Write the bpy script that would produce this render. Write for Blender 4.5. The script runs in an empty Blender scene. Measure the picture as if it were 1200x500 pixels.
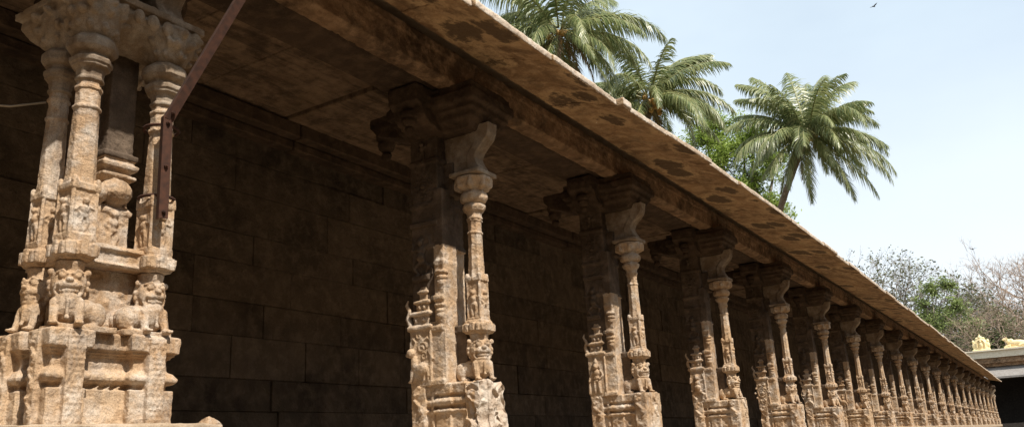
import bpy, bmesh, math, random
import numpy as np
from mathutils import Vector, Matrix
R = math.radians
C = bpy.context.scene.collection
scn = bpy.context.scene

# ------------------------------------------------------------------ camera, sky, sun
cd = bpy.data.cameras.new('camera'); cam = bpy.data.objects.new('camera', cd); C.objects.link(cam)
yaw, pitch, roll = R(31.747), R(15.994), R(-3.075)
fw = Vector((-math.sin(yaw)*math.cos(pitch), math.cos(yaw)*math.cos(pitch), math.sin(pitch)))
rt = fw.cross(Vector((0, 0, 1))).normalized(); up = rt.cross(fw)
r2 = rt*math.cos(roll) + up*math.sin(roll); u2 = -rt*math.sin(roll) + up*math.cos(roll)
cam.matrix_world = Matrix(((r2.x, u2.x, -fw.x, 0), (r2.y, u2.y, -fw.y, 0), (r2.z, u2.z, -fw.z, 0), (0, 0, 0, 1)))
cd.sensor_width = 36; cd.lens = 36*974/1200; cd.clip_end = 3000; cd.clip_start = .05
scn.camera = cam
SUN_AZ, SUN_EL = 109, 52.5            # clockwise from +Y
w = bpy.data.worlds.new('World'); scn.world = w; w.use_nodes = True
nt = w.node_tree; N = nt.nodes; L = nt.links
bg = N['Background']; bg.inputs[1].default_value = .135
sky = N.new('ShaderNodeTexSky'); sky.sky_type = 'NISHITA'; sky.sun_disc = False
sky.sun_elevation = R(SUN_EL); sky.sun_rotation = R(SUN_AZ)
sky.air_density = 1.1; sky.dust_density = 2.6; sky.ozone_density = 1.0
tc = N.new('ShaderNodeTexCoord'); cn = N.new('ShaderNodeTexNoise'); cn.inputs['Scale'].default_value = 1.6
cn.inputs['Detail'].default_value = 5; cn.inputs['Roughness'].default_value = .5
mp = N.new('ShaderNodeMapping'); mp.inputs['Scale'].default_value = (1, 1, 2.2)
mp.inputs['Location'].default_value = (.35, .2, .1)
cr = N.new('ShaderNodeMapRange'); cr.inputs[1].default_value = .42; cr.inputs[2].default_value = .75
cr.inputs[3].default_value = .62; cr.inputs[4].default_value = .95
mx = N.new('ShaderNodeMix'); mx.data_type = 'RGBA'; mx.inputs[7].default_value = (5.2, 6.0, 6.5, 1)
L.new(tc.outputs['Generated'], mp.inputs[0]); L.new(mp.outputs[0], cn.inputs['Vector'])
L.new(cn.outputs['Fac'], cr.inputs[0]); L.new(cr.outputs[0], mx.inputs[0]); L.new(sky.outputs[0], mx.inputs[6])
sp_ = N.new('ShaderNodeSeparateXYZ'); L.new(tc.outputs['Generated'], sp_.inputs[0])
hr = N.new('ShaderNodeMapRange'); hr.inputs[1].default_value = .0; hr.inputs[2].default_value = .42; hr.inputs[3].default_value = .9; hr.inputs[4].default_value = 0.
L.new(sp_.outputs[2], hr.inputs[0]); hz = N.new('ShaderNodeMix'); hz.data_type = 'RGBA'; hz.inputs[7].default_value = (6.3, 6.5, 6.7, 1)
L.new(hr.outputs[0], hz.inputs[0]); L.new(mx.outputs[2], hz.inputs[6]); L.new(hz.outputs[2], bg.inputs[0])
sd = bpy.data.lights.new('sun', 'SUN'); sd.energy = 5.0; sd.angle = R(.5); sd.color = (1, .93, .84)
so = bpy.data.objects.new('sun', sd); C.objects.link(so)
ts = Vector((math.sin(R(SUN_AZ))*math.cos(R(SUN_EL)), math.cos(R(SUN_AZ))*math.cos(R(SUN_EL)), math.sin(R(SUN_EL))))
so.rotation_euler = ts.to_track_quat('Z', 'Y').to_euler(); so.location = (20, -10, 30)
vs = scn.view_settings; vs.view_transform = 'Standard'; vs.look = 'None'; vs.exposure = 0.40; vs.gamma = 1
scn.render.engine = 'CYCLES'; scn.cycles.max_bounces = 8; scn.cycles.diffuse_bounces = 5

# ------------------------------------------------------------------ noise
def _h(i, j, k, s):
    n = (i*374761393 + j*668265263 + k*2147483647 + s*974711) & 0xffffffff
    n = ((n ^ (n >> 13))*1274126177) & 0xffffffff
    n = ((n ^ (n >> 16))*2246822519) & 0xffffffff
    return ((n ^ (n >> 15)) & 0xffffff)/float(0xffffff)*2 - 1
def vnoise(P, sc, seed=0):
    Q = P*sc + 1000.37; I = np.floor(Q).astype(np.int64); F = Q - I; F = F*F*(3 - 2*F)
    o = 0
    for a in (0, 1):
        for b in (0, 1):
            for c in (0, 1):
                wt = (F[:, 0] if a else 1 - F[:, 0])*(F[:, 1] if b else 1 - F[:, 1])*(F[:, 2] if c else 1 - F[:, 2])
                o = o + wt*_h(I[:, 0] + a, I[:, 1] + b, I[:, 2] + c, seed)
    return o
def fbm(P, sc, oct=3, seed=0):
    o = 0; a = 1
    RM = np.array([[.36, .48, -.8], [-.8, .6, 0], [.48, .64, .6]])
    P = P @ np.array([[.86, .36, .36], [-.5, .70, .51], [-.07, -.62, .78]])
    for q in range(oct): o = o + a*vnoise(P, sc*2.07**q, seed + q); a *= .5; P = P @ RM
    return o

# ------------------------------------------------------------------ materials
def newmat(name):
    m = bpy.data.materials.new(name); m.use_nodes = True
    return m, m.node_tree.nodes, m.node_tree.links, m.node_tree.nodes['Principled BSDF']
def stone(name, ca, cb, cc, stain=(.05, .035, .025), stain_amt=.4, bump=.4, rough=.88, island=0., streak=False, patches=False, diag=False, brt=0.0, spk=.25, bs=1.0, grime=0.):
    m, N, L, P = newmat(name)
    geo = N.new('ShaderNodeNewGeometry'); pos = geo.outputs['Position']
    def noise(s, d=4, r=.55, src=None):
        n = N.new('ShaderNodeTexNoise'); n.inputs['Scale'].default_value = s; n.inputs['Detail'].default_value = d; n.inputs['Roughness'].default_value = r
        L.new(src or pos, n.inputs['Vector']); return n.outputs['Fac']
    def rng(v, a, b, c=0., d=1.):
        n = N.new('ShaderNodeMapRange'); n.inputs[1].default_value = a; n.inputs[2].default_value = b; n.inputs[3].default_value = c; n.inputs[4].default_value = d
        L.new(v, n.inputs[0]); return n.outputs[0]
    def mix(f, a, b, mode='MIX'):
        n = N.new('ShaderNodeMix'); n.data_type = 'RGBA'; n.blend_type = mode
        for s, v in ((0, f), (6, a), (7, b)):
            if isinstance(v, (int, float)): n.inputs[s].default_value = v
            elif isinstance(v, tuple): n.inputs[s].default_value = (*v, 1)
            else: L.new(v, n.inputs[s])
        return n.outputs[2]
    c = mix(rng(noise(1.7*bs, 5), .38, .62), ca, cb)
    c = mix(rng(noise(7*bs, 5, .65), .45, .68), c, cc)
    mp = N.new('ShaderNodeMapping'); mp.inputs['Scale'].default_value = (3, 3, .5) if streak else (1.2, 1.2, 1.0); L.new(pos, mp.inputs[0])
    if diag:
        dm = N.new('ShaderNodeMapping'); dm.inputs['Rotation'].default_value = (0, 0, .6); dm.inputs['Scale'].default_value = (6, .9, 2); L.new(pos, dm.inputs[0])
        c = mix(rng(noise(1.0, 6, .68, dm.outputs[0]), .44, .66, 0, .8), c, cc); c = mix(rng(noise(1.7, 6, .7, dm.outputs[0]), .5, .68, 0, .7), c, stain)
    c = mix(rng(noise(2.6*bs, 6, .7, mp.outputs[0]), .5, .72, 0, stain_amt), c, stain)
    if grime:
        g1 = N.new('ShaderNodeMapping'); g1.inputs['Scale'].default_value = (9, 9, 2.2); L.new(pos, g1.inputs[0])
        c = mix(rng(noise(1.3, 6, .72, g1.outputs[0]), .52, .66, 0, grime), c, (.24, .20, .165))
        c = mix(rng(noise(11, 6, .75), .56, .70, 0, grime), c, (.12, .085, .06))
        c = mix(rng(noise(.9, 4, .6), .52, .68, 0, grime*.8), c, (.50, .33, .175))
    if island:
        c = mix(island, c, mix(rng(geo.outputs['Random Per Island'], 0, 1), tuple(.25*x for x in ca), tuple(1.5*x for x in cc)))
    if patches:
        sx = N.new('ShaderNodeMapping'); sx.inputs['Scale'].default_value = (1.5, 1.1, 1.0); L.new(pos, sx.inputs[0])
        wob = N.new('ShaderNodeTexNoise'); wob.inputs['Scale'].default_value = 3.4; wob.inputs['Detail'].default_value = 7; wob.inputs['Roughness'].default_value = .7; L.new(sx.outputs[0], wob.inputs['Vector'])
        vm = N.new('ShaderNodeVectorMath'); vm.operation = 'MULTIPLY_ADD'; vm.inputs[1].default_value = (.75, .75, .75)
        L.new(wob.outputs['Color'], vm.inputs[0]); L.new(sx.outputs[0], vm.inputs[2])
        vo = N.new('ShaderNodeTexVoronoi'); vo.inputs['Scale'].default_value = 1.3; L.new(vm.outputs[0], vo.inputs['Vector'])
        d = vo.outputs['Distance']
        c = mix(rng(d, .54, .40, 0, .7), c, (.55, .38, .21))
        c = mix(rng(d, .385, .285, 0, .82), c, (.06, .037, .022))
    sp = noise(170, 2, .6); c = mix(rng(sp, .35, .65, 1 - spk, 1 + spk*.6), (0, 0, 0), c)
    L.new(c, P.inputs['Base Color'])
    P.inputs['Roughness'].default_value = rough; P.inputs['Specular IOR Level'].default_value = .25
    b1 = N.new('ShaderNodeBump'); b1.inputs['Strength'].default_value = bump; b1.inputs['Distance'].default_value = .02
    L.new(noise(28*bs, 6, .68), b1.inputs['Height'])
    b2 = N.new('ShaderNodeBump'); b2.inputs['Strength'].default_value = bump*.8; b2.inputs['Distance'].default_value = .08
    L.new(noise(5*bs, 4, .6), b2.inputs['Height']); L.new(b1.outputs[0], b2.inputs['Normal'])
    L.new(b2.outputs[0], P.inputs['Normal'])
    return m
def plain(name, col, rough=.8, metal=0, var=.25, sc=8, transl=0):
    m, N, L, P = newmat(name)
    geo = N.new('ShaderNodeNewGeometry'); n = N.new('ShaderNodeTexNoise'); n.inputs['Scale'].default_value = sc; n.inputs['Detail'].default_value = 5
    L.new(geo.outputs['Position'], n.inputs['Vector'])
    r = N.new('ShaderNodeValToRGB'); r.color_ramp.elements[0].position = .3; r.color_ramp.elements[1].position = .7
    r.color_ramp.elements[0].color = (*[c*(1 - var) for c in col], 1); r.color_ramp.elements[1].color = (*[min(1, c*(1 + var)) for c in col], 1)
    L.new(n.outputs['Fac'], r.inputs[0]); L.new(r.outputs[0], P.inputs['Base Color'])
    P.inputs['Roughness'].default_value = rough; P.inputs['Metallic'].default_value = metal
    return m
def leafmat(name, ca, cb, rough=.45, transl=.3):
    m, N, L, P = newmat(name)
    geo = N.new('ShaderNodeNewGeometry'); mx = N.new('ShaderNodeMix'); mx.data_type = 'RGBA'
    mx.inputs[6].default_value = (*ca, 1); mx.inputs[7].default_value = (*cb, 1)
    L.new(geo.outputs['Random Per Island'], mx.inputs[0]); L.new(mx.outputs[2], P.inputs['Base Color'])
    P.inputs['Roughness'].default_value = rough
    t = N.new('ShaderNodeBsdfTranslucent'); L.new(mx.outputs[2], t.inputs[0])
    ms = N.new('ShaderNodeMixShader'); ms.inputs[0].default_value = transl
    L.new(P.outputs[0], ms.inputs[1]); L.new(t.outputs[0], ms.inputs[2]); L.new(ms.outputs[0], N['Material Output'].inputs[0])
    return m
M = {}
M['carved'] = stone('carved_granite', (.54, .39, .25), (.43, .28, .16), (.59, .51, .42), stain=(.17, .105, .06), stain_amt=.75, bump=.6, spk=.35, grime=.55)
M['grey'] = stone('weathered_grey_granite', (.31, .235, .16), (.22, .155, .10), (.43, .36, .28), stain=(.085, .055, .035), stain_amt=.6, bump=.4)
M['fresh'] = stone('freshly_broken_granite', (.54, .44, .34), (.48, .36, .26), (.62, .55, .46), stain=(.42, .28, .17), stain_amt=.5, bump=.7)
M['dusky'] = stone('shade_toned_granite', (.12, .085, .057), (.075, .052, .035), (.18, .13, .09), stain=(.035, .024, .016), stain_amt=.6, bump=.5)  # granite darkened in colour to deepen the shade on the upper piers
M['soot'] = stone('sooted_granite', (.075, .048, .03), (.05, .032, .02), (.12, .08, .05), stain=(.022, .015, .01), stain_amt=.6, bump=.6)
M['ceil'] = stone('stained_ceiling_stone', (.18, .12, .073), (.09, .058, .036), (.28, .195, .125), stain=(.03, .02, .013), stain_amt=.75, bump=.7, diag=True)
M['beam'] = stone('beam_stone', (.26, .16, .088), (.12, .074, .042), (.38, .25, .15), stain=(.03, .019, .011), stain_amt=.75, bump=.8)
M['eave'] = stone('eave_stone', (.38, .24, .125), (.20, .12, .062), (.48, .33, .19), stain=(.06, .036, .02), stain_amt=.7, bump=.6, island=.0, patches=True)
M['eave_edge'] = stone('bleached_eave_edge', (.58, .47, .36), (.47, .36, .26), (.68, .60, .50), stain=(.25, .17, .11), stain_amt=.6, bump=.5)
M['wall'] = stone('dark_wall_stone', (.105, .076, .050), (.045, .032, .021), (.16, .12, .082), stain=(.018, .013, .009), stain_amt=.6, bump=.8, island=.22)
M['floor'] = stone('floor_stone', (.42, .32, .22), (.36, .27, .18), (.48, .38, .28), bump=.4)
M['paving'] = stone('courtyard_paving', (.21, .155, .10), (.17, .125, .08), (.26, .20, .135), stain=(.1, .075, .05), stain_amt=.4, bump=.4, bs=.6)
M['earth'] = stone('dry_earth', (.15, .12, .075), (.09, .09, .045), (.19, .155, .10), bump=.4, bs=.3)
M['rust'] = plain('rusted_steel', (.050, .018, .008), .95, .0, .45, 30)
M['lime'] = stone('limewash_plaster', (.72, .66, .52), (.66, .60, .46), (.76, .72, .62), stain=(.4, .33, .22), stain_amt=.35, bump=.2)
M['cream'] = plain('cream_paint', (.82, .66, .36), .6, 0, .12, 3)
M['cement'] = stone('grey_cement', (.27, .25, .23), (.22, .20, .185), (.32, .305, .285), stain=(.2, .17, .14), stain_amt=.5, streak=True, bump=.3)
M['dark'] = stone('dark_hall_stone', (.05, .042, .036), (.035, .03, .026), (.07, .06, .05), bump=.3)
M['rope'] = plain('rope_fibre', (.30, .25, .18), .9)
M['bird'] = plain('dark_feather', (.03, .03, .035), .7)
M['palmleaf'] = leafmat('palm_leaflet', (.10, .145, .045), (.33, .34, .15), .36, .32)
M['deadleaf'] = leafmat('dead_frond', (.16, .10, .045), (.30, .21, .11), .7, .2)
M['palmrib'] = plain('palm_rib', (.23, .22, .08), .5)
M['palmtrunk'] = stone('palm_bark', (.20, .15, .10), (.14, .10, .07), (.27, .21, .15), bump=.6)
M['coconut'] = plain('coconut_husk', (.42, .24, .06), .5, 0, .4, 9)
M['brightleaf'] = leafmat('bright_leaf', (.19, .27, .045), (.40, .50, .13), .45, .35)
M['softleaf'] = leafmat('soft_leaf', (.16, .21, .07), (.32, .39, .14), .5, .3)
M['midleaf'] = leafmat('mid_leaf', (.05, .085, .02), (.13, .18, .05), .5, .3)
M['dullleaf'] = leafmat('dull_leaf', (.07, .085, .035), (.17, .17, .08), .6, .25)
M['bark'] = plain('grey_bark', (.23, .195, .16), .9, 0, .3, 3)
M['twig'] = plain('brown_twig', (.36, .27, .205), .9, 0, .3, 2)

# ------------------------------------------------------------------ helpers
def tag(o, label=None, cat=None, group=None, kind=None):
    for k, v in (('label', label), ('category', cat), ('group', group), ('kind', kind)):
        if v: o[k] = v
    return o
def empty(name, loc=(0, 0, 0), rz=0):
    o = bpy.data.objects.new(name, None); C.objects.link(o); o.location = loc; o.rotation_euler = (0, 0, rz); o.empty_display_size = .2
    return o
def mesh_obj(name, v, f, mat, parent=None, smooth=False, loc=(0, 0, 0)):
    me = bpy.data.meshes.new(name); me.from_pydata([tuple(p) for p in v], [], f); me.update()
    if smooth: me.polygons.foreach_set('use_smooth', [True]*len(me.polygons))
    me.materials.append(mat); o = bpy.data.objects.new(name, me); C.objects.link(o); o.location = loc
    if parent: o.parent = parent
    return o
class S:
    """a block of stone: closed solids gathered, fused by a voxel remesh and weathered"""
    def __init__(s, zoff=0.): s.v = []; s.f = []; s.z = zoff
    def add(s, v, f):
        n = len(s.v); s.v += [(p[0], p[1], p[2] - s.z) for p in v]; s.f += [tuple(i + n for i in q) for q in f]
    def box(s, x0, x1, y0, y1, z0, z1):
        s.add([(x0, y0, z0), (x1, y0, z0), (x1, y1, z0), (x0, y1, z0), (x0, y0, z1), (x1, y0, z1), (x1, y1, z1), (x0, y1, z1)],
              [(0, 3, 2, 1), (4, 5, 6, 7), (0, 1, 5, 4), (1, 2, 6, 5), (2, 3, 7, 6), (3, 0, 4, 7)])
    def hexa(s, b, t): s.add(list(b) + list(t), [(0, 3, 2, 1), (4, 5, 6, 7), (0, 1, 5, 4), (1, 2, 6, 5), (2, 3, 7, 6), (3, 0, 4, 7)])
    def loft(s, rings):
        n = len(rings[0]); v = [p for r in rings for p in r]; f = [tuple(reversed(range(n)))]
        for k in range(len(rings) - 1):
            for i in range(n):
                j = (i + 1) % n; f.append((k*n + i, k*n + j, (k + 1)*n + j, (k + 1)*n + i))
        f.append(tuple((len(rings) - 1)*n + i for i in range(n))); s.add(v, f)
    def mould(s, x0, x1, y0, y1, prof):
        s.loft([[(x0 - o, y0 - o, z), (x1 + o, y0 - o, z), (x1 + o, y1 + o, z), (x0 - o, y1 + o, z)] for z, o in prof])
    def lathe(s, cx, cy, prof, n=8, rot=0., flute=0., sq=1.):
        rings = []
        for z, r in prof:
            rings.append([(cx + r*(1 - (flute if i % 2 else 0))*math.cos(rot + 2*math.pi*i/n), cy + sq*r*(1 - (flute if i % 2 else 0))*math.sin(rot + 2*math.pi*i/n), z) for i in range(n)])
        s.loft(rings)
    def ell(s, c, r, n=10, m=7, rz=0.):
        v = [(0, 0, -1)]; 
        for k in range(1, m):
            t = -math.pi/2 + math.pi*k/m
            v += [(math.cos(t)*math.cos(2*math.pi*i/n), math.cos(t)*math.sin(2*math.pi*i/n), math.sin(t)) for i in range(n)]
        v.append((0, 0, 1)); f = []
        for i in range(n):
            j = (i + 1) % n; f.append((0, 1 + j, 1 + i)); b = 1 + (m - 2)*n; f.append((b + i, b + j, len(v) - 1))
            for k in range(m - 2): a = 1 + k*n; f.append((a + i, a + j, a + n + j, a + n + i))
        cr, sr = math.cos(rz), math.sin(rz); o = []
        for x, y, z in v:
            x *= r[0]; y *= r[1]; z *= r[2]; o.append((c[0] + cr*x - sr*y, c[1] + sr*x + cr*y, c[2] + z))
        s.add(o, f)
    def tube(s, pts, rs, n=7):
        if not hasattr(rs, '__len__'): rs = [rs]*len(pts)
        P = [Vector(p) for p in pts]; rings = []; 
        d = (P[1] - P[0]).normalized(); ref = Vector((0, 0, 1)) if abs(d.z) < .9 else Vector((1, 0, 0))
        a = d.cross(ref).normalized()
        for k, p in enumerate(P):
            q = ((P[min(k + 1, len(P) - 1)] - P[max(k - 1, 0)])).normalized(); a = (a - q*a.dot(q)).normalized(); b = q.cross(a)
            rings.append([tuple(p + (a*math.cos(2*math.pi*i/n) + b*math.sin(2*math.pi*i/n))*rs[k]) for i in range(n)])
        s.loft(rings)
    def cap(s, p, q, r0, r1):
        s.tube([p, q], [r0, r1]); s.ell(p, (r0,)*3, 7, 5); s.ell(q, (r1,)*3, 7, 5)
    def build(s, name, mat, parent=None, vox=.007, wob=(.004, 5), ero=(.0025, 40), chip=None, loc=(0, 0, 0), seed=1, smooth=1):
        o = mesh_obj(name, s.v, s.f, mat, None)
        bm = bmesh.new(); bm.from_mesh(o.data); bmesh.ops.recalc_face_normals(bm, faces=bm.faces); bm.to_mesh(o.data); bm.free()
        md = o.modifiers.new('r', 'REMESH'); md.mode = 'VOXEL'; md.voxel_size = vox; md.use_smooth_shade = True
        if smooth: sm = o.modifiers.new('s', 'SMOOTH'); sm.iterations = smooth; sm.factor = .22
        dg = bpy.context.evaluated_depsgraph_get(); me = bpy.data.meshes.new_from_object(o.evaluated_get(dg))
        old = o.data; o.modifiers.clear(); o.data = me; bpy.data.meshes.remove(old); me.name = name
        n = len(me.vertices); co = np.empty(n*3, np.float32); me.vertices.foreach_get('co', co); co = co.reshape(-1, 3).astype(float)
        nr = np.empty(n*3, np.float32); me.vertex_normals.foreach_get('vector', nr); nr = nr.reshape(-1, 3)
        d = wob[0]*fbm(co, wob[1], 2, seed)[:, None]*np.array([[.6, .6, .6]])
        disp = nr*(ero[0]*fbm(co, ero[1], 3, seed + 9))[:, None] + nr*d
        pits = np.clip(fbm(co, 16, 2, seed + 31) - .75, 0, 1)*ero[0]*6
        disp -= nr*pits[:, None]
        if chip: disp -= nr*(chip(co, seed))[:, None]
        co += disp; me.vertices.foreach_set('co', co.astype(np.float32).ravel()); me.update()
        if not me.materials: me.materials.append(mat)
        o.parent = parent; o.location = loc
        return o
ZF = .14                                   # floor level of the gallery

# ------------------------------------------------------------------ ground
g = mesh_obj('ground', [(-900, -400, -1.32), (900, -400, -1.32), (900, 1500, -1.32), (-900, 1500, -1.32)], [(0, 1, 2, 3)], M['earth']); tag(g, kind='structure')
g = mesh_obj('courtyard_paving', [(-3.2, -25, -1.3), (32, -25, -1.3), (32, 80, -1.3), (-3.2, 80, -1.3)], [(0, 1, 2, 3)], M['paving']); tag(g, kind='structure')

# ------------------------------------------------------------------ the gallery shell
def PY(k): return 5.75 + 3.24*k + .0155*k*k if k > 0 else 5.75 + 3.24*k      # k = 0 is the second pillar
NP = 21; YEND = 74.
rnd = random.Random(4)
gal = empty('stone_gallery', (-4, 35, -1.3)); tag(gal, 'long dark stone gallery with a sloping eave running off to the right', 'gallery')
def gpart(s, name, mat, rough=.0, seed=0, bev=.012):
    o = mesh_obj(name, s.v, s.f, M[mat]); o.parent = gal; o.location = (4, -35, 1.3)
    bm = bmesh.new(); bm.from_mesh(o.data); bmesh.ops.recalc_face_normals(bm, faces=bm.faces)
    if bev: bmesh.ops.bevel(bm, geom=bm.edges[:], offset=bev, segments=1, affect='EDGES', clamp_overlap=True)
    bm.to_mesh(o.data); bm.free(); return o
# plinth
s = S(); y = -8.
while y < 76:
    l = rnd.uniform(1.3, 2.2); e = rnd.uniform(-.012, .012)
    s.box(-7, -3.70 + e, y, y + l - .006, ZF - .16, ZF + rnd.uniform(-.004, .003)); y += l
s.box(-6.98, -3.76, -8, 76, ZF - .3, ZF - .163); s.box(-6.98, -3.86, -8, 76, ZF - 1.1, ZF - .3); s.box(-6.98, -3.72, -8, 76, ZF - 1.3, ZF - 1.1); s.box(-6.98, -3.55, -8, 76, -1.38, ZF - 1.303)
gpart(s, 'plinth', 'floor')
s = S(); s.box(-4.75, -3.66, .2, 2.25, ZF - .02, .218); s.box(-4.75, -3.675, 2.256, 2.97, ZF - .02, .224)
s.build('step_slab', M['floor'], gal, vox=.012, wob=(.006, 3), ero=(.004, 30), loc=(4, -35, 1.3), seed=3)
# back wall of large blocks
s = S(); z = ZF; row = 0
while z < 3.25:
    h = [.36, .30, .40, .33, .38, .30, .42, .34, .3][row % 9]; h = min(h, 3.28 - z); y = -8 - rnd.random()
    while y < 75:
        l = rnd.uniform(.7, 1.7); s.box(-6.75, -6.42 + rnd.uniform(-.016, .012), y, y + l - rnd.uniform(.002, .007), z + .001, z + h - rnd.uniform(.002, .006)); y += l
    z += h; row += 1
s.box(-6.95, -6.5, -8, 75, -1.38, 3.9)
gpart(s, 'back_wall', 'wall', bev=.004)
s = S(); y = -8.
while y < 75:
    l = rnd.uniform(2.2, 3.2); e = rnd.uniform(-.01, .01)
    s.box(-6.6, -6.28 + e, y, y + l - .01, 3.20, 3.30); s.box(-6.6, -6.17 + e, y, y + l - .01, 3.303, 3.46); y += l
gpart(s, 'wall_cornice', 'soot', bev=.015)
# ceiling slabs across from beam to wall
s = S(); y = -8.
while y < 75:
    l = rnd.uniform(.75, 1.15); e = rnd.uniform(-.02, .02); t = rnd.uniform(-.012, .012)
    s.hexa([(-6.7, y, 3.47 + e), (-4.3, y, 3.46 + e + t), (-4.3, y + l - .012, 3.46 + e - t), (-6.7, y + l - .012, 3.47 + e + t)], [(-6.7, y, 3.68), (-4.3, y, 3.68), (-4.3, y + l - .012, 3.68), (-6.7, y + l - .012, 3.68)]); y += l
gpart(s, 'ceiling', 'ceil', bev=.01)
ys = [PY(k) for k in range(-3, NP + 2)]
for a, b in zip(ys[:-1], ys[1:]):
    s = S(ZF*0); e = rnd.uniform(-.01, .01)
    # chamfered architrave block from pillar to pillar
    b = min(b, YEND)
    if b - a < .5: continue
    sec = [(-4.06, 3.115), (-3.93, 3.10), (-3.87, 3.125), (-3.87, 3.19), (-3.885, 3.195), (-3.885, 3.20), (-3.87, 3.205), (-3.86, 3.30), (-3.875, 3.305), (-3.875, 3.315), (-3.85, 3.32), (-3.85, 3.40), (-4.06, 3.42)]
    s.loft([[(x + e, y, z) for x, z in sec] for y in np.linspace(a + .006, b - .006, 3)])
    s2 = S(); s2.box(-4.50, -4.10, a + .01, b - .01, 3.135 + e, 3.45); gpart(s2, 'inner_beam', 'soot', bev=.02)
    o = s.build('architrave_beam', M['beam'], gal, vox=.011, wob=(.007, 1.4), ero=(.006, 18), loc=(4, -35, 1.3), seed=int(a*10) % 91) if 0 < a < 14 else gpart(s, 'architrave_beam', 'beam', bev=.015)
# eave slabs
def lipx(y):
    if y < 7.0: return -3.07
    if y < 9.5: return -3.07 + .04 + .04*(y - 7)
    if y < 26: return -2.93 + .03*min(1, (y - 9.5)/3)
    return -2.90 - .16*min(1, (y - 26)/44)
y = -6.55; first = True; brk = 7.0
while y < YEND:
    l = rnd.uniform(1.0, 1.3)
    if y < brk < y + l + .4: l = brk - y
    l = min(l, YEND - y)
    if l < .1: break
    e = rnd.uniform(-.03, .022); t = rnd.uniform(-.014, .012)
    n = 9 if y < 26 else 3; s = S(); rings = []
    for q in range(n):
        yy = y + .006 + (l - .012)*q/(n - 1); x1 = lipx(yy) + e; z1 = 3.205 + t
        if y > 26: z1 = 3.2
        rings.append([(-3.785, yy, 3.40), (-3.5, yy, 3.36), (x1 - .05, yy, z1 + .012), (x1, yy, z1 + .0), (x1 + .004, yy, z1 + .06), (x1 - .03, yy, z1 + .08), (-3.5, yy, 3.52), (-3.98, yy, 3.66), (-3.98, yy, 3.60), (-3.785, yy, 3.58)])
    s.loft(rings)
    if abs(y - brk) < .02: s.box(lipx(brk) - .03, lipx(brk) + .045, brk + .005, brk + .20, 3.205, 3.285)
    if y < 20: o = s.build('eave_slab', M['eave'], gal, vox=.012 if y > 1 else .03, wob=(.006, 2.5), ero=(.004, 22), loc=(4, -35, 1.3), seed=int(y*7) % 97)
    else: o = gpart(s, 'eave_slab', 'eave', bev=.008)
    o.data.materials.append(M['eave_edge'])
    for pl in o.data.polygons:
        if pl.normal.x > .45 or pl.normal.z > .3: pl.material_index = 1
    y += l
s = S(); s.box(-7.05, -3.98, -8, 74, 3.69, 3.95); gpart(s, 'roof', 'floor')
s = S(); s.box(-7.02, -4.02, -8, -7.85, ZF, 3.4); gpart(s, 'end_wall', 'wall')

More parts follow.
